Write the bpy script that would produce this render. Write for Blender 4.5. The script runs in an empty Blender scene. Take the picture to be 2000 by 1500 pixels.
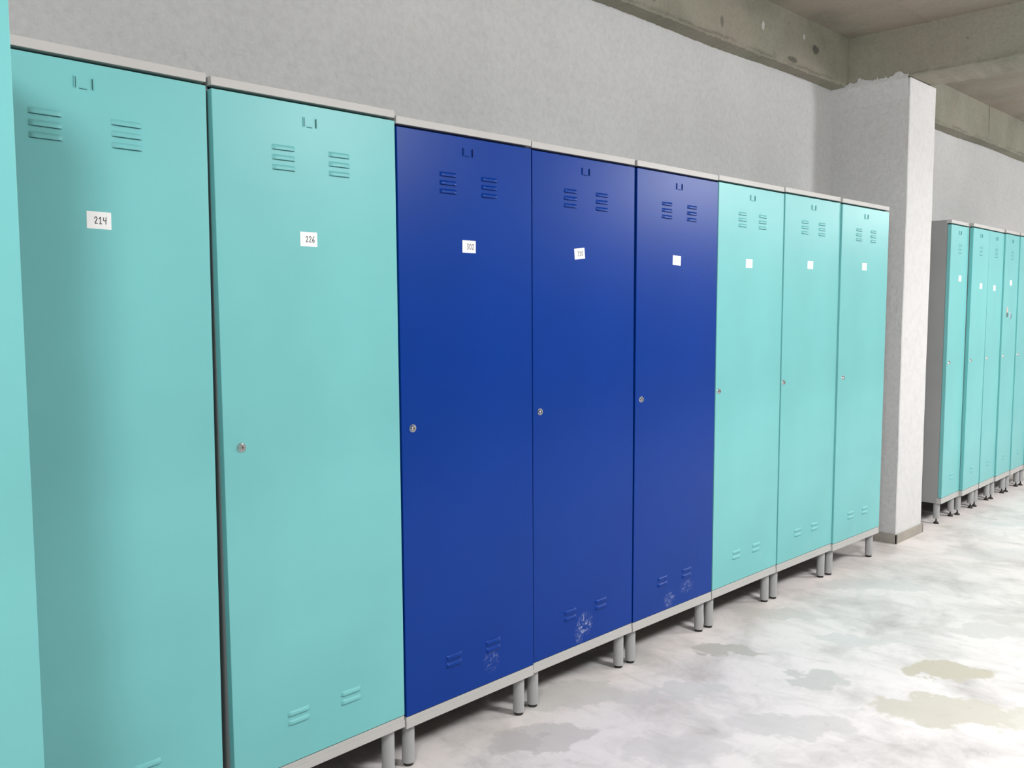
import bpy, bmesh, math, random
from mathutils import Matrix, Vector

S = bpy.context.scene
C = bpy.context.collection
random.seed(7)

# ------------------------------------------------------------------ camera
F_PX, PITCH, YAW, ROLL = 1764.5, 0.0836, 0.7895, -0.0023
CAM = Vector((-1.0567, -2.035, 1.3738))
fw = Vector((math.sin(YAW)*math.cos(PITCH), math.cos(YAW)*math.cos(PITCH), -math.sin(PITCH)))
rt = Vector((math.cos(YAW), -math.sin(YAW), 0.0))
up = rt.cross(fw)
rt2 = math.cos(ROLL)*rt + math.sin(ROLL)*up
up2 = -math.sin(ROLL)*rt + math.cos(ROLL)*up
cd = bpy.data.cameras.new('camera')
cam = bpy.data.objects.new('camera', cd); C.objects.link(cam)
cam.matrix_world = Matrix(((rt2.x, up2.x, -fw.x, CAM.x), (rt2.y, up2.y, -fw.y, CAM.y),
                           (rt2.z, up2.z, -fw.z, CAM.z), (0, 0, 0, 1)))
cd.sensor_width = 36.0
cd.lens = F_PX/2000*36.0
cd.clip_start = 0.05
S.camera = cam

# ------------------------------------------------------------------ light
S.view_settings.view_transform = 'Standard'
S.view_settings.look = 'None'
S.view_settings.exposure = 0.14
S.view_settings.gamma = 1.0
S.view_settings.use_curve_mapping = False
w = bpy.data.worlds.new('world'); S.world = w; w.use_nodes = True
w.node_tree.nodes['Background'].inputs[0].default_value = (0.9, 0.95, 1, 1)
w.node_tree.nodes['Background'].inputs[1].default_value = 0.3

def lamp(x, y, z, power, down, col=(.975, 0.985, .995)):
    """a hanging fixture: glowing diffuser seen from all sides, plus its stronger downward throw"""
    ld = bpy.data.lights.new('ceiling_lamp', 'POINT'); ld.energy = power; ld.color = col; ld.shadow_soft_size = .20
    o = bpy.data.objects.new('ceiling_lamp', ld); C.objects.link(o); o.location = (x, y, z)
    ld = bpy.data.lights.new('ceiling_lamp_throw', 'AREA'); ld.shape = 'RECTANGLE'; ld.size = .6; ld.size_y = .5
    ld.energy = down; ld.color = col
    o = bpy.data.objects.new('ceiling_lamp_throw', ld); C.objects.link(o); o.location = (x, y, z-.22)
LAMPS = [(-1.6, -2.0, 2.62, 92, 18), (1.9, -2.3, 2.55, 92, 44), (5.4, -2.3, 2.55, 112, 52),
         (9.0, -2.3, 2.55, 105, 40)]
for a in LAMPS: lamp(*a)

# ------------------------------------------------------------------ materials
def new_mat(name):
    m = bpy.data.materials.new(name); m.use_nodes = True
    nt = m.node_tree; b = nt.nodes['Principled BSDF']
    return m, nt, b
def N(nt, typ, **kw):
    n = nt.nodes.new(typ)
    for k, v in kw.items():
        if k in n.inputs: n.inputs[k].default_value = v
        else: setattr(n, k, v)
    return n
def L(nt, a, b): nt.links.new(a, b)
def coords(nt): return nt.nodes.new('ShaderNodeTexCoord').outputs['Object']
def noise(nt, vec, scale, detail=3, rough=.5, dist=0.0):
    n = N(nt, 'ShaderNodeTexNoise'); n.inputs['Scale'].default_value = scale
    n.inputs['Detail'].default_value = detail; n.inputs['Roughness'].default_value = rough
    n.inputs['Distortion'].default_value = dist
    L(nt, vec, n.inputs['Vector']); return n.outputs['Fac']
def ramp(nt, fac, stops):
    r = nt.nodes.new('ShaderNodeValToRGB'); el = r.color_ramp.elements
    while len(el) < len(stops): el.new(0.5)
    for e, (p, c) in zip(el, stops):
        e.position = p; e.color = (c[0], c[1], c[2], 1) if hasattr(c, '__len__') else (c, c, c, 1)
    L(nt, fac, r.inputs[0]); return r.outputs[0]
def mix(nt, fac, a, b, mode='MIX'):
    n = nt.nodes.new('ShaderNodeMix'); n.data_type = 'RGBA'; n.blend_type = mode
    for sock, v in ((n.inputs[0], fac), (n.inputs[6], a), (n.inputs[7], b)):
        if isinstance(v, (int, float)): sock.default_value = v
        elif isinstance(v, tuple): sock.default_value = (v[0], v[1], v[2], 1)
        else: L(nt, v, sock)
    return n.outputs[2]
def bump(nt, h, strength, dist, b, prev=None):
    n = N(nt, 'ShaderNodeBump'); n.inputs['Strength'].default_value = strength
    n.inputs['Distance'].default_value = dist; L(nt, h, n.inputs['Height'])
    if prev is not None: L(nt, prev, n.inputs['Normal'])
    L(nt, n.outputs[0], b.inputs['Normal']); return n.outputs[0]

def paint(name, col, rough=.33, scuffs=(), spec=.165):
    m, nt, b = new_mat(name); v = coords(nt)
    lo = tuple(c*.94 for c in col); hi = tuple(min(1, c*1.05) for c in col)
    c = ramp(nt, noise(nt, v, 1.7, 3), [(.35, lo), (.65, hi)])
    for (u, wz, ru, rw, k) in scuffs:
        mp = N(nt, 'ShaderNodeMapping', vector_type='TEXTURE')
        mp.inputs['Location'].default_value = (u, 0, wz); mp.inputs['Scale'].default_value = (ru, 1, rw)
        L(nt, v, mp.inputs['Vector'])
        g = N(nt, 'ShaderNodeTexGradient', gradient_type='SPHERICAL'); L(nt, mp.outputs[0], g.inputs[0])
        n1 = ramp(nt, noise(nt, v, 38, 7, .75, 2.0), [(.50, 0.0), (.66, .8)])
        n2 = ramp(nt, g.outputs[0], [(.05, 0.0), (.55, k*.6)])
        mm = N(nt, 'ShaderNodeMath', operation='MULTIPLY'); L(nt, n1, mm.inputs[0]); L(nt, n2, mm.inputs[1])
        c = mix(nt, mm.outputs[0], c, (.62, .68, .78))
    L(nt, c, b.inputs['Base Color'])
    b.inputs['Roughness'].default_value = rough
    b.inputs['Specular IOR Level'].default_value = spec
    bump(nt, noise(nt, v, 420, 2), .06, .001, b)
    return m
TEAL = (.185, .52, .525); BLUE = (.0, .036, .26)
teal = paint('teal_enamel', TEAL)
grey_metal = paint('grey_enamel', (.50, .49, .475), .42)
leg_metal = paint('leg_grey_enamel', (.40, .405, .405), .45)
underside_shade = paint('underside_shade_metal', (.07, .072, .07), .5)  # bottom panel coloured near black to deepen the shade under the lockers
steel_side = paint('grey_side_enamel', (.33, .335, .335), .45)

m, nt, b = new_mat('black_rubber'); black = m
b.inputs['Roughness'].default_value = .7
L(nt, ramp(nt, noise(nt, coords(nt), 60), [(.3, (.012, .012, .012)), (.7, (.03, .028, .025))]), b.inputs['Base Color'])
m, nt, b = new_mat('chrome'); chrome = m
b.inputs['Metallic'].default_value = 1; b.inputs['Roughness'].default_value = .22
L(nt, ramp(nt, noise(nt, coords(nt), 90), [(.3, (.62, .62, .62)), (.7, (.8, .8, .8))]), b.inputs['Base Color'])
m, nt, b = new_mat('dark_keyhole'); dark = m
L(nt, ramp(nt, noise(nt, coords(nt), 90), [(.3, (.02, .02, .02)), (.7, (.04, .04, .04))]), b.inputs['Base Color'])
m, nt, b = new_mat('label_paper'); paper = m
b.inputs['Roughness'].default_value = .6
L(nt, ramp(nt, noise(nt, coords(nt), 40), [(.3, (.86, .87, .87)), (.7, (.93, .93, .93))]), b.inputs['Base Color'])
def ink(name, k):
    m, nt, b = new_mat(name); b.inputs['Roughness'].default_value = .7
    L(nt, ramp(nt, noise(nt, coords(nt), 200), [(.3, (k, k, k)), (.7, (k*1.3, k*1.2, k*1.25))]), b.inputs['Base Color'])
    return m
ink_dark = ink('ink', .03); ink_faint = ink('faint_ink', .30)
def flat(name, c1, c2):
    m, nt, b = new_mat(name); b.inputs['Roughness'].default_value = .5
    L(nt, ramp(nt, noise(nt, coords(nt), 60), [(.35, c1), (.65, c2)]), b.inputs['Base Color']); return m

# rough grey plaster
def plaster(name, col, amp=1.0, sc=1.0, blot=.07):
    m, nt, b = new_mat(name); v = coords(nt)
    c = ramp(nt, noise(nt, v, 1.1, 5, .6), [(.3, tuple(x*(1-blot) for x in col)), (.7, tuple(x*(1+blot*.6) for x in col))])
    c2 = ramp(nt, noise(nt, v, 45*sc, 4, .6), [(.25, .90), (.6, 1.0)])
    c = mix(nt, 1.0, c, c2, 'MULTIPLY')
    L(nt, c, b.inputs['Base Color']); b.inputs['Roughness'].default_value = .85
    b.inputs['Specular IOR Level'].default_value = .25
    p = bump(nt, noise(nt, v, 38*sc, 5, .65, .4), .55*amp, .012, b)
    bump(nt, noise(nt, v, 150*sc, 3), .25*amp, .004, b, p)
    return m
wall_mat = plaster('grey_plaster', (.60, .605, .605))
far_plaster = plaster('low_bounce_plaster', (.22, .22, .215))  # unseen front wall, darkened so less light bounces and reflects back
white_plaster = plaster('white_plaster', (.66, .655, .65), .04, .6, .015)

BEAM_FACE = .375
SPOTS = [(3.755, 2.79, .05, .035, (.07, .07, .06)), (3.50, 2.69, .07, .02, (.10, .10, .085)),
         (3.19, 2.80, .02, .03, (.55, .55, .52)), (2.80, 2.735, .02, .035, (.14, .135, .115)),
         (2.25, 2.72, .02, .03, (.15, .145, .12)), (3.62, 2.83, .015, .02, (.55, .55, .52))]
def concrete(name, base, tint, amp=1.0):
    m, nt, b = new_mat(name); v = coords(nt)
    c = ramp(nt, noise(nt, v, 2.2, 6, .6, .4), [(.3, tuple(x*.78 for x in base)), (.5, base), (.72, tuple(x*1.2 for x in base))])
    t = ramp(nt, noise(nt, v, 1.3, 2), [(.5, 0.0), (.62, 0.7)])
    c = mix(nt, t, c, tint)
    sp = N(nt, 'ShaderNodeTexVoronoi'); sp.inputs['Scale'].default_value = 7.5
    L(nt, v, sp.inputs['Vector'])
    nz = noise(nt, v, 26, 4, .7)
    ad = N(nt, 'ShaderNodeMath', operation='MULTIPLY_ADD'); L(nt, nz, ad.inputs[0]); ad.inputs[1].default_value = .16
    L(nt, sp.outputs['Distance'], ad.inputs[2])
    pit = ramp(nt, ad.outputs[0], [(.115, .55), (.15, 1.0)])
    c = mix(nt, 1.0, c, pit, 'MULTIPLY')
    if amp >= 1.0:   # grime and form-oil caught along the chipped lower arris
        sx = N(nt, 'ShaderNodeSeparateXYZ'); L(nt, v, sx.inputs[0])
        wob = N(nt, 'ShaderNodeMath', operation='MULTIPLY_ADD'); L(nt, noise(nt, v, 9, 5, .7), wob.inputs[0])
        wob.inputs[1].default_value = .035; L(nt, sx.outputs[2], wob.inputs[2])
        mr = N(nt, 'ShaderNodeMapRange'); L(nt, wob.outputs[0], mr.inputs[0])
        mr.inputs[1].default_value = 2.672; mr.inputs[2].default_value = 2.742
        gl = ramp(nt, mr.outputs[0], [(.04, 1.0), (.12, .88), (.22, .62), (.32, .92), (.6, 1.0)])
        brk = ramp(nt, noise(nt, v, 3.5, 5, .65), [(.42, 0.0), (.58, 1.0)])
        c = mix(nt, brk, c, mix(nt, 1.0, c, gl, 'MULTIPLY'))
        for (sx_, sz_, rx_, rz_, colr) in SPOTS:
            mp = N(nt, 'ShaderNodeMapping', vector_type='TEXTURE')
            mp.inputs['Location'].default_value = (sx_, BEAM_FACE, sz_); mp.inputs['Scale'].default_value = (rx_, .06, rz_)
            L(nt, v, mp.inputs['Vector'])
            g = N(nt, 'ShaderNodeTexGradient', gradient_type='SPHERICAL'); L(nt, mp.outputs[0], g.inputs[0])
            md = N(nt, 'ShaderNodeMath', operation='MULTIPLY_ADD'); L(nt, noise(nt, v, 45, 4, .7), md.inputs[0])
            md.inputs[1].default_value = .8; L(nt, g.outputs[0], md.inputs[2])
            c = mix(nt, ramp(nt, md.outputs[0], [(.55, 0.0), (.85, .85)]), c, colr)
    fine = ramp(nt, noise(nt, v, 60, 5, .7), [(.3, .88), (.6, 1.04)])
    c = mix(nt, 1.0, c, fine, 'MULTIPLY')
    L(nt, c, b.inputs['Base Color']); b.inputs['Roughness'].default_value = .8
    b.inputs['Specular IOR Level'].default_value = .3
    p = bump(nt, noise(nt, v, 14, 6, .6), .35*amp, .012, b)
    bump(nt, pit, .3*amp, .004, b, p)
    return m
beam_mat = concrete('raw_concrete', (.27, .267, .208), (.295, .265, .215))
slab_mat = concrete('slab_concrete', (.32, .295, .245), (.345, .285, .235), .6)

# trowelled floor with pale skim coat and worn patches
def floor_material():
    m, nt, b = new_mat('skimmed_concrete_floor'); v = coords(nt)
    c = ramp(nt, noise(nt, v, 2.6, 7, .62, .5), [(.30, (.56, .515, .50)), (.42, (.665, .625, .61)), (.54, (.785, .735, .72)), (.75, (.84, .785, .77))])
    st = N(nt, 'ShaderNodeMapping'); st.inputs['Scale'].default_value = (9, 2.2, 1); st.inputs['Rotation'].default_value = (0, 0, .7)
    L(nt, v, st.inputs['Vector'])
    streak = ramp(nt, noise(nt, st.outputs[0], 1.6, 6, .7, .6), [(.34, .90), (.49, 1.0)])
    c = mix(nt, 1.0, c, streak, 'MULTIPLY')
    bl = ramp(nt, noise(nt, v, 5.2, 6, .6, .9), [(.32, .86), (.41, .93), (.50, 1.0)])
    c = mix(nt, 1.0, c, bl, 'MULTIPLY')
    # warped coordinates so patch outlines are ragged
    nv = N(nt, 'ShaderNodeTexNoise'); nv.inputs['Scale'].default_value = 7; nv.inputs['Detail'].default_value = 6
    nv.inputs['Roughness'].default_value = .6
    L(nt, v, nv.inputs['Vector'])
    sub = N(nt, 'ShaderNodeVectorMath', operation='SUBTRACT'); L(nt, nv.outputs['Color'], sub.inputs[0]); sub.inputs[1].default_value = (.5, .5, .5)
    scl = N(nt, 'ShaderNodeVectorMath', operation='SCALE'); L(nt, sub.outputs[0], scl.inputs[0]); scl.inputs['Scale'].default_value = .30
    add = N(nt, 'ShaderNodeVectorMath', operation='ADD'); L(nt, v, add.inputs[0]); L(nt, scl.outputs[0], add.inputs[1])
    PATCH = [(2.06, -.15, .17, .075, -1.1, (.50, .475, .44), .9), (2.04, -.55, .13, .085, -.7, (.54, .53, .51), .8),
             (2.47, -.88, .19, .10, -.9, (.54, .49, .40), .95), (2.10, -.99, .26, .13, -.9, (.57, .53, .45), .85),
             (2.52, -.47, .17, .07, -1.2, (.62, .61, .60), .7), (2.60, -.08, .20, .09, -.9, (.60, .585, .56), .7),
             (1.64, .14, .22, .10, -.5, (.55, .54, .53), .7), (1.62, -.25, .13, .08, -.6, (.60, .59, .58), .7),
             (1.62, -.66, .25, .10, -.8, (.60, .57, .56), .7), (.98, -.14, .20, .09, -.5, (.56, .53, .52), .75),
             (1.28, .02, .25, .11, -.5, (.58, .57, .55), .7), (3.0, -.80, .20, .08, -.8, (.63, .60, .58), .7),
             (3.3, -.2, .3, .09, -.9, (.60, .59, .58), .6), (2.3, -1.25, .2, .1, -.6, (.60, .57, .50), .7),
             (.85, -.45, .2, .1, -.5, (.60, .57, .56), .6), (1.25, -.5, .18, .08, -.5, (.62, .59, .58), .6),
             (1.68, .17, .10, .06, -.8, (.56, .54, .53), .6), (1.42, -.18, .11, .06, -.7, (.60, .58, .575), .6),
             (.94, -.12, .09, .06, -.6, (.53, .50, .495), .7), (2.66, -.61, .11, .045, -1.1, (.60, .58, .56), .6),
             (3.25, -.86, .16, .05, -1.2, (.62, .58, .56), .6),
             (4.4, -.5, .4, .12, -.9, (.62, .61, .60), .5), (5.3, -.5, .4, .1, -1.0, (.62, .61, .60), .5)]
    for (x, y, rx, ry, rz, col, k) in PATCH:
        mp = N(nt, 'ShaderNodeMapping', vector_type='TEXTURE')
        mp.inputs['Location'].default_value = (x, y, 0); mp.inputs['Rotation'].default_value = (0, 0, rz)
        mp.inputs['Scale'].default_value = (rx, ry, 1)
        L(nt, add.outputs[0], mp.inputs['Vector'])
        g = N(nt, 'ShaderNodeTexGradient', gradient_type='SPHERICAL'); L(nt, mp.outputs[0], g.inputs[0])
        c = mix(nt, ramp(nt, g.outputs[0], [(.02, 0.0), (.16, k)]), c, col)
    # small specks and scratches
    sc = ramp(nt, noise(nt, v, 24, 8, .75, 1.0), [(.30, .84), (.42, 1.0)])
    c = mix(nt, 1.0, c, sc, 'MULTIPLY')
    L(nt, c, b.inputs['Base Color'])
    b.inputs['Roughness'].default_value = .55
    b.inputs['Specular IOR Level'].default_value = .4
    bump(nt, noise(nt, v, 18, 6, .6), .12, .006, b)
    return m
floor_mat = floor_material()
skirt_mat = concrete('taupe_skirting', (.36, .335, .30), (.40, .36, .31), .3)

# ------------------------------------------------------------------ mesh helpers
def add_box(bm, x0, x1, y0, y1, z0, z1, mi=0, bev=0.0):
    vs = [bm.verts.new(p) for p in ((x0, y0, z0), (x1, y0, z0), (x1, y1, z0), (x0, y1, z0),
                                    (x0, y0, z1), (x1, y0, z1), (x1, y1, z1), (x0, y1, z1))]
    fs = []
    for q in ((0, 3, 2, 1), (4, 5, 6, 7), (0, 1, 5, 4), (1, 2, 6, 5), (2, 3, 7, 6), (3, 0, 4, 7)):
        f = bm.faces.new([vs[i] for i in q]); f.material_index = mi; fs.append(f)
    if bev > 0:
        es = list({e for f in fs for e in f.edges})
        bmesh.ops.bevel(bm, geom=es, offset=bev, segments=2, profile=.5, affect='EDGES', clamp_overlap=True)
    return fs
def add_cyl(bm, x, y, z0, z1, r0, r1=None, seg=28, mi=0, axis='z', smooth=True):
    r1 = r0 if r1 is None else r1
    rings = []
    for z, r in ((z0, r0), (z1, r1)):
        ring = []
        for i in range(seg):
            a = 2*math.pi*i/seg
            if axis == 'z': p = (x+r*math.cos(a), y+r*math.sin(a), z)
            else: p = (x+r*math.cos(a), z, y+r*math.sin(a))
            ring.append(bm.verts.new(p))
        rings.append(ring)
    for i in range(seg):
        j = (i+1) % seg
        f = bm.faces.new((rings[0][i], rings[0][j], rings[1][j], rings[1][i])); f.smooth = smooth; f.material_index = mi
    for ring in rings:
        f = bm.faces.new(ring); f.material_index = mi
        for e in f.edges: e.smooth = False
def obj(name, bm, mats, parent=None, mw=None):
    bmesh.ops.recalc_face_normals(bm, faces=bm.faces)
    me = bpy.data.meshes.new(name); bm.to_mesh(me); bm.free()
    for mt in (mats if isinstance(mats, (list, tuple)) else [mats]): me.materials.append(mt)
    o = bpy.data.objects.new(name, me); C.objects.link(o)
    if parent is not None: o.parent = parent
    if mw is not None: o.matrix_local = mw
    return o
def struct(o, label=None):
    o['kind'] = 'structure'
    if label: o['label'] = label
    return o

# ------------------------------------------------------------------ setting
X0, X1, YF = -3.5, 12.0, -8.5
WALL_Y, BEAM_Y, BEAM_Z, SLAB_Z = .474, .375, 2.66, 2.93
CX0, CX1, CY = 4.19, 4.572, .022

bm = bmesh.new(); add_box(bm, X0, X1, YF, .9, -.15, 0)
struct(obj('floor', bm, floor_mat), 'pale skimmed concrete floor with worn grey and beige patches')
bm = bmesh.new(); add_box(bm, X0, X1, YF, .9, SLAB_Z, SLAB_Z+.2)
# formwork joint lines as shallow ribs on the slab soffit
add_box(bm, X0, CX0-.03, -.086, -.080, SLAB_Z-.004, SLAB_Z)
add_box(bm, CX1-.07, X1, -1.3, -1.294, SLAB_Z-.004, SLAB_Z)
add_box(bm, 2.70, 2.706, YF, BEAM_Y, SLAB_Z-.003, SLAB_Z)
struct(obj('ceiling', bm, slab_mat), 'raw brown-grey concrete slab ceiling')

def grid_wall(name, x0, x1, y, z0, z1, y2, mat, nx, jit):
    """wall slab with a slightly irregular top edge"""
    bm = bmesh.new(); top = []; bot = []; rnd = random.Random(3)
    for i in range(nx+1):
        x = x0+(x1-x0)*i/nx
        j = jit*(rnd.random()-.5)
        bot.append(bm.verts.new((x, y, z0))); top.append((bm.verts.new((x, y, z1+j)), bm.verts.new((x, y2, z1+.0))))
    for i in range(nx):
        bm.faces.new((bot[i], bot[i+1], top[i+1][0], top[i][0]))
    bb = [bm.verts.new(p) for p in ((x0, y2, z0), (x1, y2, z0), (x1, y2, z1), (x0, y2, z1))]
    bm.faces.new(bb)
    return obj(name, bm, mat)
bm = bmesh.new(); add_box(bm, X0, X1, WALL_Y, WALL_Y+.2, 0, BEAM_Z+.02)
struct(obj('wall_back', bm, wall_mat), 'rough grey plastered wall behind the lockers')
bm = bmesh.new(); add_box(bm, X0, X1, YF-.2, YF, 0, SLAB_Z)
struct(obj('wall_front', bm, far_plaster), 'unseen far-side wall, plaster darkened to cut bounce and reflections')
bm = bmesh.new(); add_box(bm, X0-.2, X0, YF, .9, 0, SLAB_Z)
struct(obj('wall_left', bm, wall_mat), 'grey plastered end wall')
bm = bmesh.new(); add_box(bm, X1, X1+.2, YF, .9, 0, SLAB_Z)
struct(obj('wall_right', bm, wall_mat), 'grey plastered far end wall')

def wall_beam(x0, x1, name, label, seed, joints=()):
    """downstand beam along the wall; lower arris is chipped, its soffit meets the plaster raggedly"""
    rnd = random.Random(seed); bm = bmesh.new(); n = int((x1-x0)/.018)
    rows = []; ph = [rnd.random()*6 for _ in range(6)]
    for i in range(n+1):
        x = x0+(x1-x0)*i/n
        wv = .0035*math.sin(x*3.1+ph[0])+.002*math.sin(x*11+ph[1])
        chip = (rnd.random()**6)*.012
        j = (rnd.random()-.5)*.004
        rows.append([bm.verts.new((x, BEAM_Y+.002*math.sin(x*5+ph[2]), SLAB_Z+.01)),
                     bm.verts.new((x, BEAM_Y+wv*.6, BEAM_Z+.05)),
                     bm.verts.new((x, BEAM_Y+wv+j, BEAM_Z+.010+chip)),
                     bm.verts.new((x, BEAM_Y+.012+wv+chip, BEAM_Z-.003+j)),
                     bm.verts.new((x, WALL_Y+.02, BEAM_Z-.006+.006*math.sin(x*4+ph[3])+j*.6)),
                     bm.verts.new((x, WALL_Y+.15, BEAM_Z))])
    for i in range(n):
        for k in range(5):
            bm.faces.new((rows[i][k], rows[i+1][k], rows[i+1][k+1], rows[i][k+1]))
    bm.faces.new(rows[0]); bm.faces.new(list(reversed(rows[-1])))
    for x in joints: # board joint: a narrow raised fin of grout
        add_box(bm, x-.004, x+.004, BEAM_Y-.004, BEAM_Y+.004, BEAM_Z+.01, SLAB_Z)
    return struct(obj(name, bm, beam_mat), label)
wall_beam(X0, CX0-.03, 'ceiling_beam', 'raw concrete beam along the top of the wall left of the column', 5)
wall_beam(CX1-.07, X1, 'ceiling_beam', 'raw concrete beam along the top of the wall right of the column', 9, (6.64, 9.0))

# cross beam over the column
def cross_beam():
    rnd = random.Random(11); bm = bmesh.new(); xa, xb = 4.162, 4.50; n = 300; rows = []
    for i in range(n+1):
        y = YF+(BEAM_Y+.09-YF)*i/n
        j1 = (rnd.random()-.5)*.004; j2 = (rnd.random()-.5)*.004
        z1 = BEAM_Z+.003*math.sin(y*6)
        rows.append([bm.verts.new(p) for p in ((xa, y, SLAB_Z+.01), (xa+.002*math.sin(y*9), y, z1+.03), (xa+j1, y, z1+.006+j2),
                     (xa+.008, y, z1+j1), (xb-.006, y, z1+j2), (xb+j2, y, z1+.006), (xb, y, SLAB_Z+.01))])
    for i in range(n):
        for k in range(6): bm.faces.new((rows[i][k], rows[i][k+1], rows[i+1][k+1], rows[i+1][k]))
    bm.faces.new(rows[0]); bm.faces.new(list(reversed(rows[-1])))
    return struct(obj('ceiling_beam', bm, beam_mat), 'raw concrete cross beam running out over the column')
cross_beam()

# column: white painted front, rough grey plastered flanks, ragged plaster head
def column():
    rnd = random.Random(2); bm = bmesh.new(); n = 120; rows = []
    for i in range(n+1):
        z = (BEAM_Z-.004)*i/n
        e = .0022*math.sin(z*4.2)+.0016*math.sin(z*13+1)+.0012*(rnd.random()-.5)
        e2 = .0025*math.sin(z*3.1+2)+.0014*math.sin(z*17)
        rows.append([bm.verts.new(p) for p in ((CX0, WALL_Y+.01, z), (CX0+e*.5, CY+.12, z), (CX0+e, CY+.004, z), (CX0+.005+e, CY, z),
                     (CX1-.005+e2, CY, z), (CX1+e2, CY+.005, z), (CX1, WALL_Y+.01, z))])
    for i in range(n):
        for k in range(6):
            f = bm.faces.new((rows[i][k], rows[i][k+1], rows[i+1][k+1], rows[i+1][k]))
            f.material_index = 1 if k in (2, 3, 4) else 0
    bm.faces.new(rows[-1]); bm.faces.new(list(reversed(rows[0])))
    # ragged skim of plaster smeared up onto the beam
    m = 60; lo = []; hi = []
    for i in range(m+1):
        y = CY+.004+(WALL_Y-CY)*i/m
        h = .006+.020*rnd.random()**2+.012*max(0, math.sin(i*.23))
        lo.append(bm.verts.new((4.1585, y, BEAM_Z-.012))); hi.append(bm.verts.new((4.160, y, BEAM_Z+h)))
    back = [bm.verts.new((CX0+.001, v.co.y, BEAM_Z-.13)) for v in lo]
    for i in range(m):
        bm.faces.new((lo[i], lo[i+1], hi[i+1], hi[i])); bm.faces.new((back[i], back[i+1], lo[i+1], lo[i]))
    return struct(obj('column', bm, [wall_mat, white_plaster]), 'square column with white front and grey plastered side')
column()
bm = bmesh.new()
add_box(bm, CX0-.010, CX0, CY-.010, WALL_Y, 0, .054, bev=.002)
add_box(bm, CX0-.010, CX1+.012, CY-.010, CY, 0, .054, bev=.002)
add_box(bm, CX1, CX1+.012, CY-.010, WALL_Y, 0, .054, bev=.002)
struct(obj('baseboard_column', bm, skirt_mat), 'taupe skirting round the foot of the column')

# ------------------------------------------------------------------ handwriting
DIG = {  # polylines in a 0..1 x 0..1.6 box
 '0': [[(.5, 1.6), (.15, 1.3), (.05, .8), (.15, .3), (.5, 0), (.85, .3), (.95, .8), (.85, 1.3), (.5, 1.6)]],
 '1': [[(.1, 1.15), (.55, 1.6), (.5, 0)], [(.2, 0), (.85, .02)]],
 '2': [[(.1, 1.2), (.3, 1.55), (.7, 1.55), (.85, 1.2), (.6, .7), (.2, .2), (.3, .0), (.6, .12), (.95, .05)]],
 '3': [[(.1, 1.55), (.85, 1.55), (.4, .95), (.8, .75), (.85, .3), (.5, 0), (.05, .15)]],
 '4': [[(.15, 1.5), (.1, .9), (.45, .75), (.85, .95)], [(.9, 1.6), (.8, 0)]],
 '5': [[(.9, 1.55), (.25, 1.55), (.2, .9), (.7, .85), (.85, .4), (.5, 0), (.1, .1)]],
 '6': [[(.85, 1.6), (.4, 1.2), (.1, .5), (.3, 0), (.75, .1), (.85, .5), (.5, .75), (.15, .5)]],
 '|': [[(.5, 1.5), (.45, .1)]], '~': [[(.1, 1.3), (.9, 1.4)], [(.5, 1.4), (.4, .1)]],
}
def stroke(bm, pts, wd, y, mi):
    for (ax, az), (bx, bz) in zip(pts, pts[1:]):
        d = Vector((bx-ax, bz-az)); l = d.length
        if l < 1e-6: continue
        d /= l; n = Vector((-d.y, d.x))*wd/2; e = d*wd*.35
        q = [(ax-e.x+n.x, az-e.y+n.y), (bx+e.x+n.x, bz+e.y+n.y), (bx+e.x-n.x, bz+e.y-n.y), (ax-e.x-n.x, az-e.y-n.y)]
        f = bm.faces.new([bm.verts.new((px, y, pz)) for px, pz in q]); f.material_index = mi
def make_label(parent, u, wz, text, wd=.054, ht=.037, rot=0.0, ink_m=None, off=(.1, -.02), size=.0115):
    bm = bmesh.new(); t = .0006
    add_box(bm, -wd/2, wd/2, -t, 0, -ht/2, ht/2, 0)
    n = len(text); dw = size*.50; gap = size*.15
    tot = n*dw+(n-1)*gap; x = off[0]*wd-tot/2; zb = off[1]*ht-size/2
    for ch in text:
        for pl in DIG[ch]:
            stroke(bm, [(x+px*dw, zb+pz/1.6*size) for px, pz in pl], size*.115, -t-.0003, 1)
        x += dw+gap
    o = obj('number_label', bm, [paper, ink_m or ink_dark], parent)
    o.location = (u, 0, wz); o.rotation_euler = (0, -rot, 0)
    o['label'] = 'white paper number label'
    return o

# ------------------------------------------------------------------ locker
ZB, H, DEPTH = .1389, 1.7771, .445
def louver_mesh(wd, flip=1):
    """pressed ventilation slot: a hooded bulge open along its lower edge"""
    bm = bmesh.new(); nx, nz = 14, 6; hgt = .0125; out = .0046; g = []
    for i in range(nx+1):
        s = i/nx; row = []
        e = min(1, min(s, 1-s)/.13); e = math.sin(e*math.pi/2)**.8 if e > 0 else 0
        for j in range(nz+1):
            t = j/nz
            prof = math.sin(min(1, (1-t)/.55)*math.pi/2)
            row.append(bm.verts.new(((s-.5)*wd, -out*e*prof, t*hgt)))
        g.append(row)
    for i in range(nx):
        for j in range(nz):
            f = bm.faces.new((g[i][j], g[i+1][j], g[i+1][j+1], g[i][j+1])); f.smooth = True
    # lower slot face, its inner shade put into a darker colour
    a = [bm.verts.new((g[i][0].co.x, .0, -.0009)) for i in range(nx+1)]
    for i in range(nx):
        f = bm.faces.new((a[i], a[i+1], g[i+1][0], g[i][0])); f.material_index = 1
    return bm
slot_mats = {}
def slot_mat(col):
    k = tuple(col)
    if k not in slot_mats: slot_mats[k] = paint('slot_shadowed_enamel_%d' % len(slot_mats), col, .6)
    return slot_mats[k]
me_cache = {}
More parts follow.
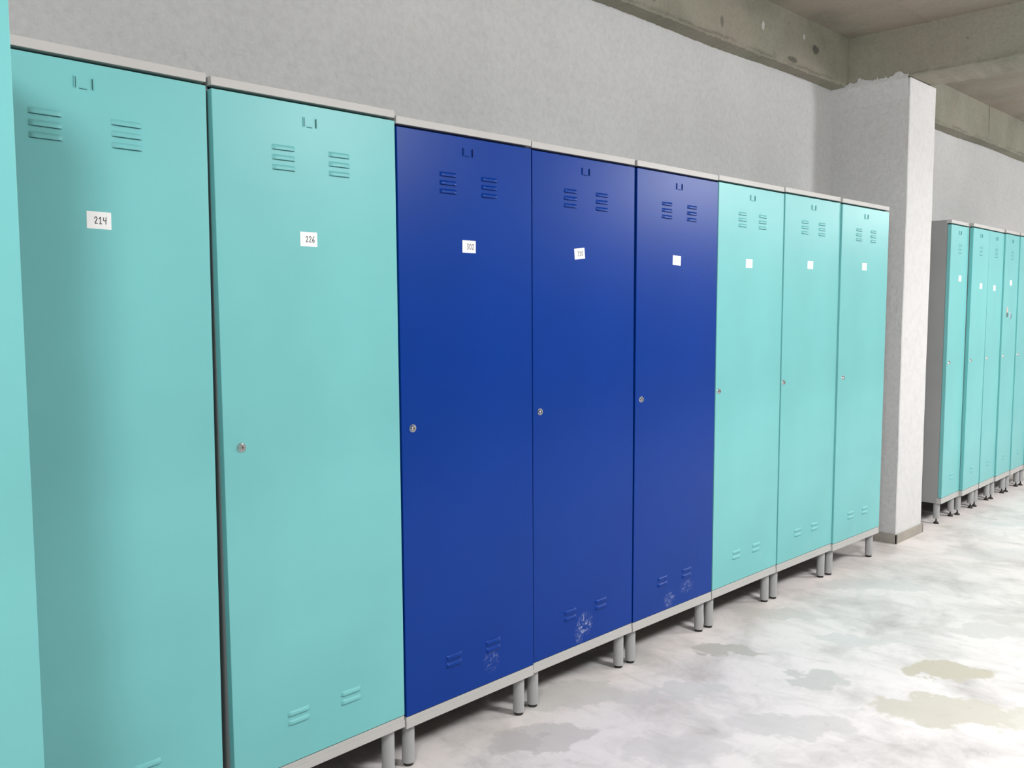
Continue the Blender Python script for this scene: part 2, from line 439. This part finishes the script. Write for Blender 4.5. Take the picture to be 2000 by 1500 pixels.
def cached(name, key, builder, mats):
    if key not in me_cache:
        bm = builder(); bmesh.ops.recalc_face_normals(bm, faces=bm.faces)
        me = bpy.data.meshes.new(name); bm.to_mesh(me); bm.free()
        for mt in mats: me.materials.append(mt)
        me_cache[key] = me
    return me_cache[key]
def child(name, me, parent, loc):
    o = bpy.data.objects.new(name, me); C.objects.link(o); o.parent = parent; o.location = loc
    return o

def make_locker(x, y, label, color, W=.546, z=0.0, yaw=0.0, roll=0.0, lean=0.0, lock=None, tag=None, scuffs=(),
                group=None, stem=False, single=False, mat=None):
    root = bpy.data.objects.new('metal_locker', None); C.objects.link(root)
    root.empty_display_size = .2
    root.location = (x, y, 0); root.rotation_euler = (0, 0, yaw)
    root['label'] = label; root['category'] = 'locker'
    if group: root['group'] = group
    # everything above the legs sits level with this locker's own adjustment
    T = Matrix.Translation((0, 0, ZB+z)) @ Matrix.Rotation(-roll, 4, 'Y') @ Matrix.Rotation(lean, 4, 'X')
    bm = bmesh.new(); t = .0015; v0 = .0235; vb = DEPTH
    add_box(bm, .001, .001+t, v0, vb, 0, H-.001)
    add_box(bm, W-.001-t, W-.001, v0, vb, 0, H-.001)
    add_box(bm, .001+t, W-.001-t, vb-t, vb, 0, H-.001)
    add_box(bm, .001+t, W-.001-t, .0305, vb-t, H-.006, H-.001)
    add_box(bm, .001+t, W-.001-t, .0305, vb-t, .001, .006, 1)
    obj('body', bm, [steel_side, underside_shade], root, T)
    bm = bmesh.new(); add_box(bm, 0, W, 0, .030, H-.0205, H, bev=.0008)
    obj('top_rail', bm, grey_metal, root, T)
    bm = bmesh.new()
    add_box(bm, 0, W, 0, .030, 0, .0205, bev=.0008); add_box(bm, .0005, W-.0005, .0016, .0295, .0205, .0345, bev=.0004)
    obj('bottom_rail', bm, grey_metal, root, T)
    # door
    dw0, dw1 = .037, H-.0285
    bm = bmesh.new(); add_box(bm, .0005, W-.0005, 0, .0225, dw0, dw1, bev=.0014)
    dm = mat or (paint('door_enamel', color, scuffs=scuffs) if scuffs else (teal if color == TEAL else blue))
    door = obj('door', bm, dm, root, T)
    sm = slot_mat(tuple(c*.25 for c in color))  # darkened door colour: shade of slots and card holder painted in
    um = W/2
    cols = [um] if single else [um-.084, um+.084]
    lm = cached('vent_louver', ('l', dm.name), lambda: louver_mesh(.066), [dm, sm])
    for cu in cols:
        for wz in (1.627, 1.6025, 1.578): child('vent_louver', lm, door, (cu, -.0001, wz))
        for wz in (.165, .141): child('vent_louver', lm, door, (cu, -.0001, wz))
    def clip():
        bm = bmesh.new()
        add_box(bm, -.0205, -.0182, -.0026, 0, 0, .024, bev=.0006)
        add_box(bm, .0182, .0205, -.0026, 0, 0, .024, bev=.0006)
        add_box(bm, -.010, .007, -.0018, 0, .0, .0022, bev=.0006)
        add_box(bm, -.0182, -.0172, -.0030, -.0002, .001, .023, 1)
        add_box(bm, .0172, .0182, -.0030, -.0002, .001, .023, 1)
        add_box(bm, -.009, .006, -.0019, -.0002, -.0006, .0002, 1)
        return bm
    child('card_holder', cached('card_holder', ('c', dm.name), clip, [dm, sm]), door, (um-.004, 0, 1.693))
    # lock
    def lk():
        bm = bmesh.new()
        add_cyl(bm, 0, 0, -.0022, 0, .0115, .0125, axis='y')
        add_cyl(bm, 0, 0, -.0062, -.0022, .0085, .0098, axis='y')
        add_cyl(bm, 0, 0, -.0072, -.0062, .0064, .0072, axis='y')
        add_box(bm, -.0008, .0008, -.0078, -.0068, -.0042, .0042, 1)
        add_box(bm, -.0030, .0030, -.0077, -.0068, -.0006, .0006, 1)
        return bm
    if lock is None: lu, lw = .042, .893
    else: lw = lock[1]-ZB-z; lu = (lock[0]-x)+lw*roll
    lo = child('cam_lock', cached('cam_lock', 'lock', lk, [chrome, dark]), door, (lu, 0, lw))
    lo['label'] = 'small round chrome lock'
    if tag:
        wz = tag['z']-ZB-z; u = (tag['x']-x)+wz*roll; wz -= u*roll
        make_label(door, u, wz, tag['text'], rot=tag.get('rot', 0), ink_m=tag.get('ink'), wd=tag.get('w', .054),
                   ht=tag.get('h', .037), off=tag.get('off', (.1, -.02)), size=tag.get('size', .0115))
    # legs
    ins, sb = .0345, .0378
    for (u, v) in ((ins, sb), (W-ins, sb), (ins, DEPTH-sb), (W-ins, DEPTH-sb)):
        zt = ZB+z+u*roll+.0005; zl = .034 if stem else .0105
        bm = bmesh.new(); add_cyl(bm, u, v, zl, zt, .0193)
        leg = obj('leg', bm, leg_metal, root)
        bm = bmesh.new()
        if stem:
            add_cyl(bm, u, v, .012, zl, .0045); add_cyl(bm, u, v, 0, .005, .017); add_cyl(bm, u, v, .005, .014, .017, .007)
        else:
            add_cyl(bm, u, v, 0, zl, .0150, .0172)
        obj('foot', bm, black, leg)['label'] = 'black rubber foot'
    return root

blue = paint('blue_enamel', BLUE)
FAINT = ink_faint
WALLROW = 'wide lockers in the row along the wall'
# (x, y, z, yaw, roll) found from the photograph
make_locker(-.5787, -.0089, 'pale turquoise locker numbered 214, leftmost of the numbered wide lockers', TEAL, z=.0094, yaw=.0052, roll=-.0049,
            tag=dict(x=-.2808, z=1.5655, text='214', rot=-.01, w=.052, off=(.05, .0), size=.0145), group=WALLROW)
make_locker(-.0024, -.0071, 'pale turquoise locker numbered 226, left of the first blue locker', TEAL, z=.0031, yaw=.0120, roll=.0055,
            lock=(.040, 1.033), tag=dict(x=.2468, z=1.5525, text='226', w=.051, off=(.08, .0), size=.0150), group=WALLROW)
make_locker(.5529, .0031, 'deep blue locker numbered 302, leftmost of the three blue lockers', BLUE, z=-.0059, yaw=-.0005, roll=.0061,
            lock=(.588, 1.027), tag=dict(x=.8145, z=1.560, text='302', rot=-.01, off=(.09, .0), size=.0165, ink=ink('soft_ink', .06)),
            scuffs=((.35, .11, .045, .05, .45),), group=WALLROW)
make_locker(1.1087, .0120, 'deep blue locker numbered 310, middle of the three blue lockers', BLUE, z=-.0031, yaw=-.0019, roll=.0043,
            lock=(1.139, 1.029), tag=dict(x=1.339, z=1.561, text='310', rot=.10, off=(.05, -.0), size=.0160, ink=ink('pale_ink', .10)),
            scuffs=((.27, .105, .05, .05, 1.3), (.24, .08, .03, .05, 1.1)), group=WALLROW)
make_locker(1.6565, .0080, 'deep blue locker beside the pale turquoise ones, rightmost blue locker', BLUE, z=-.0011, yaw=-.0021, roll=-.0014,
            lock=(1.695, 1.030), tag=dict(x=1.916, z=1.558, text='|||', rot=-.03, off=(.0, -.02), size=.013, ink=FAINT),
            scuffs=((.24, .075, .045, .04, 1.0), (.36, .10, .06, .03, .9)), group=WALLROW)
make_locker(2.2050, .0045, 'pale turquoise wide locker directly right of the blue lockers', TEAL, z=.0001, yaw=.0010, roll=-.0006,
            lock=(2.229, 1.026), tag=dict(x=2.455, z=1.564, text='|||', off=(.05, -.0), size=.011, ink=FAINT),
            scuffs=((.39, .11, .035, .03, .5),), group=WALLROW)
make_locker(2.7535, .0010, 'middle of the three pale turquoise wide lockers between blue lockers and column', TEAL, z=.0008, yaw=-.0110, roll=-.0008,
            lock=(2.773, 1.030), tag=dict(x=3.003, z=1.5745, text='||', off=(.0, .0), size=.011, ink=FAINT),
            scuffs=((.30, .07, .04, .04, .4),), group=WALLROW)
make_locker(3.3020, -.0130, 'pale turquoise wide locker at the end of the row next to the column', TEAL, z=-.0035, yaw=-.0115, roll=-.0027,
            lock=(3.358, 1.021), tag=dict(x=3.568, z=1.5835, text='||', off=(-.0, .06), size=.010, ink=FAINT),
            scuffs=((.24, .08, .03, .03, .5),), group=WALLROW)
# locker standing forward of the row at the left border
make_locker(-1.121, -.452, 'turquoise locker standing forward of the row at the left edge', TEAL, group=None)

# narrow lockers beyond the column
NARROW = 'narrow turquoise lockers beyond the column'
R = [(4.840, .000, .030, 0.0, 5.005, 1.555, 'narrow turquoise locker nearest the column with its grey side showing'),
     (5.190, -.010, .030, .003, 5.361, 1.513, 'narrow turquoise locker second from the column, standing slightly proud'),
     (5.538, -.004, .030, .0, 5.665, 1.504, 'narrow turquoise locker third from the column'),
     (5.886, -.004, .030, .0, 6.020, 1.546, 'narrow turquoise locker fourth from the column with small dark stickers'),
     (6.234, -.001, .030, .0, 6.40, 1.54, 'narrow turquoise locker fifth from the column, by the right edge'),
     (6.582, -.004, .028, .0, 6.74, 1.54, 'sliver of narrow turquoise locker cut off by the right edge')]
for i, (x, y, yw, ln, tx, tz, lab) in enumerate(R):
    r = make_locker(x, y, lab, TEAL, W=.344, yaw=yw, lean=ln, z=-.004, single=True, stem=True,
                    tag=dict(x=tx+.03, z=tz, text='||', ink=FAINT, size=.010, w=.05), lock=(x+.045, 1.028), group=NARROW)
    if i == 3:
        door = [c for c in r.children if c.name.startswith('door')][0]
        skin = flat('sticker_pink', (.62, .42, .38), (.70, .55, .50)); dk = flat('sticker_dark', (.05, .11, .10), (.09, .15, .14))
        grey = flat('sticker_grey', (.55, .62, .68), (.62, .68, .72)); nav = flat('sticker_slate', (.07, .14, .19), (.10, .20, .25))
        def blob(bm, cx, cz, rx, rz, mi, y=-.0006):
            vs = [bm.verts.new((cx+rx*math.cos(a*math.pi/8)*(1+.12*math.sin(a*2.1)), y, cz+rz*math.sin(a*math.pi/8))) for a in range(16)]
            f = bm.faces.new(vs); f.material_index = mi
        bm = bmesh.new(); blob(bm, 0, .022, .017, .026, 0); blob(bm, 0, -.012, .022, .018, 1, -.0008)
        o = obj('sticker', bm, [skin, dk], door); o.location = (.105, 0, 1.335-ZB)
        o['label'] = 'small pink and dark sticker'
        bm = bmesh.new(); blob(bm, -.014, .004, .013, .024, 0); blob(bm, .010, -.004, .013, .022, 1, -.0008)
        o = obj('sticker', bm, [grey, nav], door); o.location = (.19, 0, 1.318-ZB)
        o['label'] = 'small slate grey sticker'
